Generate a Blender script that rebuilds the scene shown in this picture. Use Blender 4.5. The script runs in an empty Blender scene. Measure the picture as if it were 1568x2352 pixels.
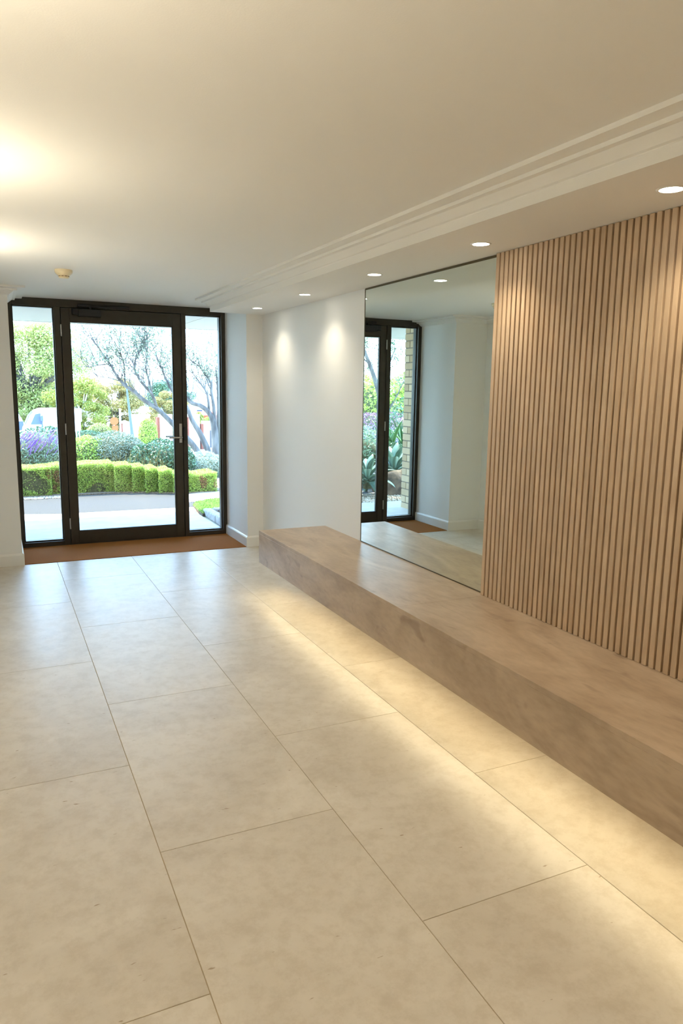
import bpy, bmesh, math, random
import numpy as np
from mathutils import Vector, Matrix

# ------------------------------------------------------------------ camera
S = bpy.context.scene
C = S.collection
cam = bpy.data.cameras.new('camera')
cam_ob = bpy.data.objects.new('camera', cam); C.objects.link(cam_ob)
cam.sensor_fit = 'VERTICAL'; cam.sensor_height = 24.0
cam.lens = 1675.66 / 2352 * 24.0
cam.clip_start = 0.05; cam.clip_end = 400
R_ = ((0.90522459, -0.42468495, 0.01453078),
      (0.05772107, 0.15676825, 0.98594726),
      (0.42099492, 0.89166497, -0.16642374))
cam_ob.matrix_world = Matrix(((R_[0][0], R_[1][0], -R_[2][0], 0),
                              (R_[0][1], R_[1][1], -R_[2][1], 0),
                              (R_[0][2], R_[1][2], -R_[2][2], 1.4545),
                              (0, 0, 0, 1)))
S.camera = cam_ob

# ------------------------------------------------------------------ light
S.view_settings.view_transform = 'Standard'
S.view_settings.look = 'None'
S.view_settings.gamma = 1.0
S.view_settings.use_curve_mapping = False
S.view_settings.exposure = 1.15
S.cycles.max_bounces = 14; S.cycles.diffuse_bounces = 7; S.cycles.glossy_bounces = 5; S.cycles.transparent_max_bounces = 16
SKY = 5.6
SUN = 7.5
WARM = (1.0, 0.88, 0.66)
P_DOWN = 8.5      # recessed downlights (spot watts)
P_SCONCE = 6.8     # wall up-lights
E_LED = 11.0       # strip under the bench

w = bpy.data.worlds.new('sky'); S.world = w; w.use_nodes = True
nt = w.node_tree; nt.nodes.clear()
out = nt.nodes.new('ShaderNodeOutputWorld'); bg = nt.nodes.new('ShaderNodeBackground')
tc = nt.nodes.new('ShaderNodeTexCoord'); sx = nt.nodes.new('ShaderNodeSeparateXYZ')
rp = nt.nodes.new('ShaderNodeValToRGB')
nt.links.new(tc.outputs['Generated'], sx.inputs[0]); nt.links.new(sx.outputs[2], rp.inputs[0])
rp.color_ramp.elements[0].position = 0.0; rp.color_ramp.elements[0].color = (0.55, 0.78, 1.0, 1)
rp.color_ramp.elements[1].position = 0.6; rp.color_ramp.elements[1].color = (0.30, 0.56, 1.0, 1)
nt.links.new(rp.outputs[0], bg.inputs[0]); bg.inputs[1].default_value = SKY
nt.links.new(bg.outputs[0], out.inputs[0])

sun = bpy.data.lights.new('sun', 'SUN'); sun.energy = SUN; sun.angle = math.radians(2.0)
sun.color = (1.0, 0.90, 0.70)
sun_ob = bpy.data.objects.new('sun', sun); C.objects.link(sun_ob)
sun_ob.rotation_euler = Vector((0.45, -0.62, -1.15)).to_track_quat('-Z', 'Y').to_euler()
sun_ob.location = (-3, 16, 12)

# ------------------------------------------------------------------ materials
MATS = {}
def mat(name, col, rough=0.6, metal=0.0, spec=0.5, col2=None, scale=8.0, stretch=(1, 1, 1), detail=4.0,
        bump=0.0, bscale=60.0, island=0.0, transl=0.0, dist=0.0, lo=0.35, hi=0.65):
    m = bpy.data.materials.new(name); m.use_nodes = True
    n = m.node_tree; b = n.nodes['Principled BSDF']
    b.inputs['Base Color'].default_value = (*col, 1); b.inputs['Roughness'].default_value = rough
    b.inputs['Metallic'].default_value = metal; b.inputs['Specular IOR Level'].default_value = spec
    tcn = n.nodes.new('ShaderNodeTexCoord'); src = None
    if col2 is not None:
        mp = n.nodes.new('ShaderNodeMapping'); mp.inputs['Scale'].default_value = stretch
        ns = n.nodes.new('ShaderNodeTexNoise'); ns.inputs['Scale'].default_value = scale
        ns.inputs['Detail'].default_value = detail; ns.inputs['Distortion'].default_value = dist
        r = n.nodes.new('ShaderNodeValToRGB')
        r.color_ramp.elements[0].position = lo; r.color_ramp.elements[0].color = (*col, 1)
        r.color_ramp.elements[1].position = hi; r.color_ramp.elements[1].color = (*col2, 1)
        n.links.new(tcn.outputs['Object'], mp.inputs[0]); n.links.new(mp.outputs[0], ns.inputs['Vector'])
        n.links.new(ns.outputs[0], r.inputs[0]); src = r.outputs[0]
    if island:
        g = n.nodes.new('ShaderNodeNewGeometry')
        if col2 is not None:
            n.links.remove(r.inputs[0].links[0])
            mx0 = n.nodes.new('ShaderNodeMath'); mx0.operation = 'MULTIPLY_ADD'
            mx0.inputs[1].default_value = island; n.links.new(g.outputs['Random Per Island'], mx0.inputs[0])
            m1 = n.nodes.new('ShaderNodeMath'); m1.operation = 'MULTIPLY'; m1.inputs[1].default_value = 1 - island
            n.links.new(ns.outputs[0], m1.inputs[0]); n.links.new(m1.outputs[0], mx0.inputs[2])
            n.links.new(mx0.outputs[0], r.inputs[0])
    if src: n.links.new(src, b.inputs['Base Color'])
    if bump:
        nb = n.nodes.new('ShaderNodeTexNoise'); nb.inputs['Scale'].default_value = bscale; nb.inputs['Detail'].default_value = 3
        bp = n.nodes.new('ShaderNodeBump'); bp.inputs['Strength'].default_value = bump; bp.inputs['Distance'].default_value = 0.01
        n.links.new(tcn.outputs['Object'], nb.inputs['Vector']); n.links.new(nb.outputs[0], bp.inputs['Height'])
        n.links.new(bp.outputs[0], b.inputs['Normal'])
    if transl:
        t = n.nodes.new('ShaderNodeBsdfTranslucent'); mx = n.nodes.new('ShaderNodeMixShader')
        mx.inputs[0].default_value = transl; o = n.nodes['Material Output']
        if src: n.links.new(src, t.inputs[0])
        else: t.inputs[0].default_value = (*col, 1)
        n.links.new(b.outputs[0], mx.inputs[1]); n.links.new(t.outputs[0], mx.inputs[2]); n.links.new(mx.outputs[0], o.inputs[0])
    MATS[name] = m
    return m

def emis(name, col, s):
    m = bpy.data.materials.new(name); m.use_nodes = True; n = m.node_tree
    b = n.nodes['Principled BSDF']; b.inputs['Base Color'].default_value = (0.8, 0.8, 0.8, 1)
    b.inputs['Emission Color'].default_value = (*col, 1); b.inputs['Emission Strength'].default_value = s
    return m

M_wall = mat('wall_paint', (0.84, 0.84, 0.82), 0.65, bump=0.03, bscale=180)
M_ceil = mat('ceiling_paint', (0.82, 0.81, 0.78), 0.75, bump=0.04, bscale=220)
M_trim = mat('trim_gloss_white', (0.80, 0.79, 0.76), 0.35)
M_bronze = mat('bronze_aluminium', (0.044, 0.037, 0.026), 0.42, 0.3, col2=(0.050, 0.042, 0.030), scale=20)
M_black = mat('black_metal', (0.008, 0.008, 0.009), 0.55)
M_steel = mat('satin_steel', (0.55, 0.53, 0.50), 0.32, 1.0)
M_coir = mat('coir_mat', (0.30, 0.105, 0.025), 0.95, col2=(0.60, 0.255, 0.075), scale=260, bump=0.9, bscale=420, spec=0.1)
M_mirredge = mat('mirror_edge_metal', (0.13, 0.105, 0.06), 0.35, 0.8)
M_slatback = mat('slat_backing', (0.20, 0.115, 0.062), 0.8)

def wood(name, ca, cb, cc, rough, graindir, sc=1.0, isl=0.0, gs=0.16):
    m = bpy.data.materials.new(name); m.use_nodes = True; n = m.node_tree; b = n.nodes['Principled BSDF']
    b.inputs['Roughness'].default_value = rough
    tcn = n.nodes.new('ShaderNodeTexCoord'); mp = n.nodes.new('ShaderNodeMapping')
    mp.inputs['Scale'].default_value = [(gs if i == graindir else 1.0) for i in range(3)]
    n.links.new(tcn.outputs['Object'], mp.inputs[0]); vec = mp.outputs[0]
    if isl:
        g = n.nodes.new('ShaderNodeNewGeometry'); ad = n.nodes.new('ShaderNodeVectorMath'); ad.operation = 'ADD'
        cm = n.nodes.new('ShaderNodeCombineXYZ'); ml = n.nodes.new('ShaderNodeMath'); ml.operation = 'MULTIPLY'
        ml.inputs[1].default_value = 37.0; n.links.new(g.outputs['Random Per Island'], ml.inputs[0])
        for i in range(3): n.links.new(ml.outputs[0], cm.inputs[i])
        n.links.new(vec, ad.inputs[0]); n.links.new(cm.outputs[0], ad.inputs[1]); vec = ad.outputs[0]
    n1 = n.nodes.new('ShaderNodeTexNoise'); n1.inputs['Scale'].default_value = 3.4 * sc; n1.inputs['Detail'].default_value = 6; n1.inputs['Distortion'].default_value = 2.2
    n2 = n.nodes.new('ShaderNodeTexNoise'); n2.inputs['Scale'].default_value = 45 * sc; n2.inputs['Detail'].default_value = 3
    n3 = n.nodes.new('ShaderNodeTexNoise'); n3.inputs['Scale'].default_value = 10 * sc; n3.inputs['Detail'].default_value = 2; n3.inputs['Distortion'].default_value = 0.8
    for q in (n1, n2, n3): n.links.new(vec, q.inputs['Vector'])
    r1 = n.nodes.new('ShaderNodeValToRGB'); r1.color_ramp.elements[0].position = 0.34; r1.color_ramp.elements[1].position = 0.66
    r1.color_ramp.elements[0].color = (*ca, 1); r1.color_ramp.elements[1].color = (*cb, 1)
    n.links.new(n1.outputs[0], r1.inputs[0])
    mx = n.nodes.new('ShaderNodeMix'); mx.data_type = 'RGBA'; mx.blend_type = 'MIX'
    r2 = n.nodes.new('ShaderNodeValToRGB'); r2.color_ramp.elements[0].position = 0.63; r2.color_ramp.elements[1].position = 0.75
    r2.color_ramp.elements[0].color = (0, 0, 0, 1); r2.color_ramp.elements[1].color = (0.6, 0.6, 0.6, 1)
    n.links.new(n3.outputs[0], r2.inputs[0]); n.links.new(r2.outputs[0], mx.inputs[0])
    n.links.new(r1.outputs[0], mx.inputs[6]); mx.inputs[7].default_value = (*cc, 1)
    m2 = n.nodes.new('ShaderNodeMix'); m2.data_type = 'RGBA'; m2.blend_type = 'MULTIPLY'; m2.inputs[0].default_value = 0.5
    r3 = n.nodes.new('ShaderNodeValToRGB'); r3.color_ramp.elements[0].position = 0.3; r3.color_ramp.elements[1].position = 0.6
    r3.color_ramp.elements[0].color = (0.78, 0.76, 0.73, 1); r3.color_ramp.elements[1].color = (1, 1, 1, 1)
    n.links.new(n2.outputs[0], r3.inputs[0]); n.links.new(mx.outputs[2], m2.inputs[6]); n.links.new(r3.outputs[0], m2.inputs[7])
    col = m2.outputs[2]
    if isl:
        hs = n.nodes.new('ShaderNodeHueSaturation'); mr = n.nodes.new('ShaderNodeMapRange')
        mr.inputs[3].default_value = 1 - isl; mr.inputs[4].default_value = 1 + isl
        n.links.new(g.outputs['Random Per Island'], mr.inputs[0]); n.links.new(mr.outputs[0], hs.inputs['Value'])
        n.links.new(col, hs.inputs['Color']); col = hs.outputs[0]
    n.links.new(col, b.inputs['Base Color'])
    return m

M_bench = wood('pale_oak_laminate', (0.385, 0.283, 0.192), (0.51, 0.392, 0.278), (0.25, 0.165, 0.105), 0.36, 1, 1.15, gs=0.38)
M_slat = wood('oak_slat', (0.52, 0.37, 0.235), (0.61, 0.455, 0.305), (0.44, 0.295, 0.18), 0.5, 2, 1.0, 0.06)

def tile_mat():
    m = bpy.data.materials.new('porcelain_tile'); m.use_nodes = True; n = m.node_tree; b = n.nodes['Principled BSDF']
    tcn = n.nodes.new('ShaderNodeTexCoord'); g = n.nodes.new('ShaderNodeNewGeometry')
    cm = n.nodes.new('ShaderNodeCombineXYZ'); ml = n.nodes.new('ShaderNodeMath'); ml.operation = 'MULTIPLY'; ml.inputs[1].default_value = 53.0
    n.links.new(g.outputs['Random Per Island'], ml.inputs[0]); n.links.new(ml.outputs[0], cm.inputs[0]); n.links.new(ml.outputs[0], cm.inputs[2])
    ad = n.nodes.new('ShaderNodeVectorMath'); ad.operation = 'ADD'
    n.links.new(tcn.outputs['Object'], ad.inputs[0]); n.links.new(cm.outputs[0], ad.inputs[1])
    n1 = n.nodes.new('ShaderNodeTexNoise'); n1.inputs['Scale'].default_value = 2.2; n1.inputs['Detail'].default_value = 7; n1.inputs['Roughness'].default_value = 0.62; n1.inputs['Distortion'].default_value = 0.6
    n2 = n.nodes.new('ShaderNodeTexNoise'); n2.inputs['Scale'].default_value = 16; n2.inputs['Detail'].default_value = 9; n2.inputs['Roughness'].default_value = 0.75
    mp = n.nodes.new('ShaderNodeMapping'); mp.inputs['Scale'].default_value = (22, 60, 22); mp.inputs['Rotation'].default_value = (0, 0, 0.25)
    n3 = n.nodes.new('ShaderNodeTexNoise'); n3.inputs['Scale'].default_value = 1.0; n3.inputs['Detail'].default_value = 2
    n.links.new(ad.outputs[0], n1.inputs['Vector']); n.links.new(ad.outputs[0], n2.inputs['Vector'])
    n.links.new(ad.outputs[0], mp.inputs[0]); n.links.new(mp.outputs[0], n3.inputs['Vector'])
    r1 = n.nodes.new('ShaderNodeValToRGB'); r1.color_ramp.elements[0].position = 0.36; r1.color_ramp.elements[1].position = 0.62
    r1.color_ramp.elements[0].color = (0.565, 0.502, 0.415, 1); r1.color_ramp.elements[1].color = (0.665, 0.605, 0.520, 1)
    n.links.new(n1.outputs[0], r1.inputs[0])
    r2 = n.nodes.new('ShaderNodeValToRGB'); r2.color_ramp.elements[0].position = 0.38; r2.color_ramp.elements[1].position = 0.55
    r2.color_ramp.elements[0].color = (0.90, 0.88, 0.85, 1); r2.color_ramp.elements[1].color = (1, 1, 1, 1)
    n.links.new(n2.outputs[0], r2.inputs[0])
    m2 = n.nodes.new('ShaderNodeMix'); m2.data_type = 'RGBA'; m2.blend_type = 'MULTIPLY'; m2.inputs[0].default_value = 1
    n.links.new(r1.outputs[0], m2.inputs[6]); n.links.new(r2.outputs[0], m2.inputs[7])
    r3 = n.nodes.new('ShaderNodeValToRGB'); r3.color_ramp.elements[0].position = 0.74; r3.color_ramp.elements[1].position = 0.79
    r3.color_ramp.elements[0].color = (1, 1, 1, 1); r3.color_ramp.elements[1].color = (0.62, 0.52, 0.42, 1)
    n.links.new(n3.outputs[0], r3.inputs[0])
    m3 = n.nodes.new('ShaderNodeMix'); m3.data_type = 'RGBA'; m3.blend_type = 'MULTIPLY'; m3.inputs[0].default_value = 1
    n.links.new(m2.outputs[2], m3.inputs[6]); n.links.new(r3.outputs[0], m3.inputs[7])
    n.links.new(m3.outputs[2], b.inputs['Base Color'])
    rr = n.nodes.new('ShaderNodeMapRange'); rr.inputs[3].default_value = 0.30; rr.inputs[4].default_value = 0.46
    n.links.new(n1.outputs[0], rr.inputs[0]); n.links.new(rr.outputs[0], b.inputs['Roughness'])
    b.inputs['Specular IOR Level'].default_value = 0.5
    return m
M_tile = tile_mat()
M_grout = mat('grout', (0.36, 0.28, 0.17), 0.9)

def glass_mat(name, tint):
    m = bpy.data.materials.new(name); m.use_nodes = True; n = m.node_tree; n.nodes.clear()
    o = n.nodes.new('ShaderNodeOutputMaterial'); t = n.nodes.new('ShaderNodeBsdfTransparent'); g = n.nodes.new('ShaderNodeBsdfGlossy')
    g.inputs['Roughness'].default_value = 0.0; t.inputs[0].default_value = (*tint, 1)
    f = n.nodes.new('ShaderNodeFresnel'); f.inputs[0].default_value = 1.45; mx = n.nodes.new('ShaderNodeMixShader')
    n.links.new(f.outputs[0], mx.inputs[0]); n.links.new(t.outputs[0], mx.inputs[1]); n.links.new(g.outputs[0], mx.inputs[2])
    n.links.new(mx.outputs[0], o.inputs[0])
    return m
M_glass = glass_mat('clear_glass', (0.985, 1.0, 0.99))
M_mirror = bpy.data.materials.new('mirror_silver'); M_mirror.use_nodes = True
_b = M_mirror.node_tree.nodes['Principled BSDF']
_b.inputs['Base Color'].default_value = (0.80, 0.875, 0.835, 1); _b.inputs['Metallic'].default_value = 1; _b.inputs['Roughness'].default_value = 0.0

# outdoor materials
M_conc = mat('pale_concrete', (0.54, 0.51, 0.48), 0.85, col2=(0.61, 0.58, 0.55), scale=5, bump=0.1)
M_aggr = mat('exposed_aggregate', (0.016, 0.016, 0.016), 0.9, col2=(0.115, 0.112, 0.106), scale=110, detail=3, lo=0.40, hi=0.60, bump=0.3, bscale=120)
M_joint = mat('dark_joint', (0.10, 0.10, 0.10), 0.9)
M_soil = mat('garden_soil', (0.10, 0.07, 0.05), 0.95, col2=(0.30, 0.23, 0.17), scale=60, bump=0.6)
M_grav = mat('gravel', (0.30, 0.23, 0.17), 0.9, col2=(0.80, 0.72, 0.62), island=0.9, scale=30, lo=0.1, hi=0.9)
M_terr = mat('street_ground', (0.62, 0.60, 0.56), 0.95, col2=(0.48, 0.52, 0.38), scale=0.4)
M_soffit = mat('soffit_paint', (0.46, 0.44, 0.40), 0.8)
M_brick = mat('cream_brick', (0.38, 0.27, 0.155), 0.9, col2=(0.52, 0.40, 0.26), island=0.7, scale=14, lo=0.2, hi=0.8, bump=0.3, bscale=90)
M_mort = mat('brick_mortar', (0.16, 0.13, 0.10), 0.95)
M_redbrick = mat('red_brick', (0.15, 0.03, 0.018), 0.9, col2=(0.24, 0.08, 0.05), scale=30)
M_render = mat('white_render', (0.80, 0.80, 0.78), 0.8)
M_hedge = mat('box_hedge_leaf', (0.24, 0.36, 0.06), 0.5, col2=(0.62, 0.76, 0.18), scale=4, island=0.75, transl=0.45, lo=0.15, hi=0.85)
M_hbrown = mat('dead_hedge_leaf', (0.22, 0.09, 0.04), 0.8, col2=(0.45, 0.22, 0.11), scale=5, island=0.8, transl=0.2)
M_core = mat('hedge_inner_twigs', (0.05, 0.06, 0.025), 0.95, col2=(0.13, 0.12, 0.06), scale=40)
M_lime = mat('lime_leaf', (0.28, 0.42, 0.06), 0.5, col2=(0.50, 0.64, 0.14), scale=3, island=0.8, transl=0.4, lo=0.1, hi=0.9)
M_dark = mat('dark_leaf', (0.035, 0.085, 0.040), 0.4, col2=(0.13, 0.24, 0.12), scale=3, island=0.8, transl=0.2, lo=0.1, hi=0.9)
M_grey = mat('grey_green_leaf', (0.13, 0.18, 0.11), 0.5, col2=(0.30, 0.34, 0.24), scale=3, island=0.8, transl=0.25, lo=0.1, hi=0.9)
M_silver = mat('silver_leaf', (0.20, 0.28, 0.22), 0.6, col2=(0.46, 0.54, 0.46), scale=3, island=0.8, transl=0.3, lo=0.1, hi=0.9)
M_sage = mat('sage_leaf', (0.12, 0.22, 0.12), 0.5, col2=(0.34, 0.44, 0.30), scale=3, island=0.8, transl=0.3, lo=0.1, hi=0.9)
M_purple = mat('purple_flower', (0.20, 0.08, 0.36), 0.7, col2=(0.36, 0.20, 0.52), scale=10, island=0.6)
M_pink = mat('pink_flower', (0.75, 0.20, 0.28), 0.7, col2=(0.9, 0.45, 0.5), scale=10, island=0.6)
M_heath = mat('mauve_flower', (0.22, 0.09, 0.14), 0.8, col2=(0.42, 0.26, 0.34), scale=3, island=0.8, transl=0.2)
M_yel = mat('yellow_tree_leaf', (0.17, 0.22, 0.03), 0.5, col2=(0.42, 0.40, 0.09), scale=0.7, island=0.7, transl=0.4, lo=0.15, hi=0.85)
M_grn = mat('green_tree_leaf', (0.22, 0.29, 0.07), 0.5, col2=(0.52, 0.52, 0.20), scale=0.6, island=0.6, transl=0.4, lo=0.15, hi=0.85)
M_tan = mat('tan_tree_leaf', (0.30, 0.22, 0.08), 0.5, col2=(0.45, 0.42, 0.15), scale=0.6, island=0.6, transl=0.4, lo=0.15, hi=0.85)
M_bark = mat('grey_bark', (0.055, 0.05, 0.047), 0.9, col2=(0.15, 0.14, 0.13), scale=14, stretch=(1, 1, 0.3), bump=0.5, bscale=40)
M_pbark = mat('pale_bark', (0.62, 0.58, 0.50), 0.9, col2=(0.8, 0.76, 0.68), scale=6)
M_agave = mat('agave_leaf', (0.085, 0.16, 0.105), 0.45, col2=(0.22, 0.33, 0.235), scale=5, island=0.4, transl=0.1)
M_strap = mat('strap_leaf', (0.04, 0.13, 0.035), 0.4, col2=(0.16, 0.30, 0.10), scale=5, island=0.7, transl=0.3)
M_rock = mat('sandstone_rock', (0.04, 0.032, 0.027), 0.95, col2=(0.24, 0.17, 0.12), scale=7, detail=8, bump=0.8, bscale=12)
M_granite = mat('granite_kerb', (0.34, 0.34, 0.35), 0.85, col2=(0.55, 0.55, 0.56), scale=25, bump=0.6, bscale=25)
M_grass = mat('lawn_grass', (0.16, 0.34, 0.05), 0.6, col2=(0.42, 0.60, 0.16), scale=6, island=0.8, transl=0.4, lo=0.1, hi=0.9)
M_white = mat('white_paint', (0.82, 0.83, 0.84), 0.35)
M_cglass = mat('tinted_glass', (0.07, 0.10, 0.17), 0.35, spec=0.3)
M_tyre = mat('tyre', (0.02, 0.02, 0.02), 0.8)
M_orange = mat('orange_paint', (0.34, 0.075, 0.012), 0.6)
M_roof = mat('terracotta_roof', (0.30, 0.045, 0.014), 0.8, col2=(0.25, 0.035, 0.012), scale=6)
M_polegrey = mat('blue_grey_pole', (0.06, 0.09, 0.15), 0.5)
M_wing = mat('window_grey', (0.04, 0.07, 0.10), 0.3)
M_iron = mat('dark_iron', (0.05, 0.05, 0.06), 0.6)
M_plastic = mat('ivory_plastic', (0.72, 0.62, 0.42), 0.45)

# ------------------------------------------------------------------ helpers
class MB:
    def __init__(s): s.v = []; s.f = []; s.mi = []
    def add(s, vs, fs, k=0):
        o = len(s.v); s.v += [tuple(p) for p in vs]
        s.f += [tuple(i + o for i in f) for f in fs]; s.mi += [k] * len(fs)
    def box(s, x0, x1, y0, y1, z0, z1, k=0):
        s.add([(x0, y0, z0), (x1, y0, z0), (x1, y1, z0), (x0, y1, z0), (x0, y0, z1), (x1, y0, z1), (x1, y1, z1), (x0, y1, z1)],
              [(0, 3, 2, 1), (4, 5, 6, 7), (0, 1, 5, 4), (1, 2, 6, 5), (2, 3, 7, 6), (3, 0, 4, 7)], k)
    def bbox(s, x0, x1, y0, y1, z0, z1, b=0.003, k=0):      # box with chamfered upper and side edges
        x0, x1, y0, y1, z0, z1 = map(float, (x0, x1, y0, y1, z0, z1))
        vs = []; n = 8
        def ring(i, z):
            return [(x0 + i + b, y0 + i, z), (x1 - i - b, y0 + i, z), (x1 - i, y0 + i + b, z), (x1 - i, y1 - i - b, z),
                    (x1 - i - b, y1 - i, z), (x0 + i + b, y1 - i, z), (x0 + i, y1 - i - b, z), (x0 + i, y0 + i + b, z)]
        for i, z in ((b, z0), (0, z0 + b), (0, z1 - b), (b, z1)): vs += ring(i, z)
        fs = [tuple(range(7, -1, -1)), tuple(range(24, 32))]
        for r in range(3):
            for j in range(8): fs.append((r * 8 + j, r * 8 + (j + 1) % 8, r * 8 + 8 + (j + 1) % 8, r * 8 + 8 + j))
        s.add(vs, fs, k)
    def tube(s, pts, rad, n=8, k=0, caps=True):
        pts = [Vector(p) for p in pts]
        if not hasattr(rad, '__len__'): rad = [rad] * len(pts)
        vs = []; up = None
        for i, p in enumerate(pts):
            d = (pts[min(i + 1, len(pts) - 1)] - pts[max(i - 1, 0)]).normalized()
            if up is None: up = d.orthogonal().normalized()
            up = (up - d * up.dot(d))
            up = up.normalized() if up.length > 1e-4 else d.orthogonal().normalized()
            q = d.cross(up)
            for j in range(n):
                a = 2 * math.pi * j / n
                vs.append(p + (up * math.cos(a) + q * math.sin(a)) * rad[i])
        fs = []
        for i in range(len(pts) - 1):
            for j in range(n): fs.append((i * n + j, i * n + (j + 1) % n, (i + 1) * n + (j + 1) % n, (i + 1) * n + j))
        if caps: fs += [tuple(range(n - 1, -1, -1)), tuple(range((len(pts) - 1) * n, len(pts) * n))]
        s.add(vs, fs, k)
    def lathe(s, prof, cx, cy, n=32, k=0, capends=True):
        vs = []; m = len(prof)
        for r, z in prof:
            for j in range(n):
                a = 2 * math.pi * j / n; vs.append((cx + r * math.cos(a), cy + r * math.sin(a), z))
        fs = [(i * n + j, i * n + (j + 1) % n, (i + 1) * n + (j + 1) % n, (i + 1) * n + j) for i in range(m - 1) for j in range(n)]
        if capends: fs += [tuple(range(n - 1, -1, -1)), tuple(range((m - 1) * n, m * n))]
        s.add(vs, fs, k)
    def extr(s, rings, k=0, caps=True):          # rings: equal-length closed loops
        n = len(rings[0]); vs = [p for r in rings for p in r]
        fs = [(i * n + j, i * n + (j + 1) % n, (i + 1) * n + (j + 1) % n, (i + 1) * n + j) for i in range(len(rings) - 1) for j in range(n)]
        if caps: fs += [tuple(range(n - 1, -1, -1)), tuple(range((len(rings) - 1) * n, len(rings) * n))]
        s.add(vs, fs, k)
    def build(s, name, m, parent=None, smooth=False, fix=True):
        me = bpy.data.meshes.new(name); me.from_pydata(s.v, [], s.f)
        ms = m if isinstance(m, (list, tuple)) else [m]
        for q in ms: me.materials.append(q)
        if len(ms) > 1: me.polygons.foreach_set('material_index', s.mi)
        if fix:
            bm = bmesh.new(); bm.from_mesh(me); bmesh.ops.recalc_face_normals(bm, faces=bm.faces); bm.to_mesh(me); bm.free()
        if smooth:
            me.polygons.foreach_set('use_smooth', [True] * len(me.polygons))
        o = bpy.data.objects.new(name, me); C.objects.link(o)
        if parent: o.parent = parent; o.matrix_parent_inverse = Matrix.Translation(-parent.location)
        return o

def tag(o, label=None, cat=None, group=None, kind=None):
    if label: o['label'] = label
    if cat: o['category'] = cat
    if group: o['group'] = group
    if kind: o['kind'] = kind
    return o
def thing(name, loc, label, cat, group=None, kind=None):
    o = bpy.data.objects.new(name, None); C.objects.link(o); o.location = loc; o.empty_display_size = 0.1
    return tag(o, label, cat, group, kind)
def boxes(name, m, bs, parent=None, bev=0.0, **kw):
    b = MB()
    for q in bs: b.bbox(*q, b=bev) if bev else b.box(*q)
    o = b.build(name, m, parent)
    return tag(o, **kw)

# ------------------------------------------------------------------ the room shell
XL, XR, XM = -0.25, 2.19, 2.184
YB, YN, YF = -4.0, 6.34, 7.0
ZC, ZS = 2.19, 2.09
ST = dict(kind='structure')

# floor: rectified 600 x 1190 porcelain tiles, half offset, fine grout joints
fl = MB(); g = 0.0011
fl.box(XL - 0.05, XR + 0.05, YB, YF + 0.12, -0.12, -0.0016, k=1)
for k in range(-2, 5):
    xa, xb = 0.391 + 0.6 * (k - 1), 0.391 + 0.6 * k
    if k == 1: xa, xb = 0.391, 0.991
    off = 5.108 if k % 2 == 0 else 5.708
    x0, x1 = max(xa + g, XL), min(xb - g, XR)
    if x1 - x0 < 0.01: continue
    for j in range(-3, 10):
        ya, yb = off - 1.1915 * j, off - 1.1915 * (j - 1)
        y0, y1 = max(ya + g, YB), min(yb - g, YN - 0.002)
        if y1 - y0 < 0.01: continue
        fl.bbox(x0, x1, y0, y1, -0.012, 0.0, b=0.0009)
tag(fl.build('floor', [M_tile, M_grout]), **ST)

boxes('wall_right', M_wall, [(XR, XR + 0.15, YB, YN, 0, 2.4)], **ST)
boxes('wall_left', M_wall, [(XL - 0.15, XL, YB, YN, 0, 2.4)], **ST)
boxes('wall_back', M_wall, [(XL - 0.15, XR + 0.15, YB - 0.15, YB, -0.1, 2.4)], **ST)
boxes('wall_front_left', M_wall, [(-1.6, 0.130, YN, 7.12, -0.1, ZC + 0.2)], **ST)
boxes('wall_front_right', M_wall, [(2.040, 4.2, YN, 7.12, -0.1, ZC + 0.2)], **ST)
boxes('ceiling', M_ceil, [(XL - 0.15, XR + 0.15, YB - 0.15, YN, ZC, ZC + 0.2), (0.13, 2.04, YN, 7.12, ZC, ZC + 0.2)], **ST)
boxes('trim_1', M_ceil, [(1.715, XR, YB, YN, ZS, ZC)], **ST)             # lowered bulkhead over the bench
# stepped cornice: (distance from bulkhead face, height below ceiling)
prof = [(0.0, 0.0), (0.126, 0.0), (0.126, 0.0155), (0.070, 0.0175), (0.070, 0.031), (0.047, 0.032), (0.034, 0.042), (0.024, 0.050),
        (0.015, 0.057), (0.002, 0.059), (0.0, 0.062)]
def cornice(name, path):
    """path: list of (x, y, nx, ny): corner point on the wall line and mitre direction (outwards, unit steps)"""
    b = MB(); b.extr([[(x + nx * d, y + ny * d, ZC - h) for d, h in prof] for x, y, nx, ny in path])
    return tag(b.build(name, M_ceil), **ST)
cornice('trim_2', [(1.715, YB, -1, 0), (1.715, YN, -1, 0)])
cornice('trim_3', [(0.130, 7.0, 1, 0), (0.130, YN, 1, -1), (XL, YN, 1, -1), (XL, YB, 1, 0)])
# skirting boards 100 mm
bp_ = [(0.0, 0.0), (0.014, 0.0), (0.014, 0.084), (0.010, 0.094), (0.004, 0.100), (0.0, 0.100)]
def skirting(name, path):
    b = MB(); b.extr([[(x + nx * d, y + ny * d, h) for d, h in bp_] for x, y, nx, ny in path])
    return tag(b.build(name, M_trim), **ST)
skirting('baseboard_front_right', [(2.040, 6.998, -1, 0), (2.040, YN, -1, -1), (XR, YN, -1, -1)])
skirting('baseboard_right', [(XR, YN - 0.014, -1, 0), (XR, YB, -1, 0)])
skirting('baseboard_front_left', [(0.130, 6.998, 1, 0), (0.130, YN, 1, -1), (XL, YN, 1, -1)])
skirting('baseboard_left', [(XL, YN - 0.014, 1, 0), (XL, YB, 1, 0)])

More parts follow.
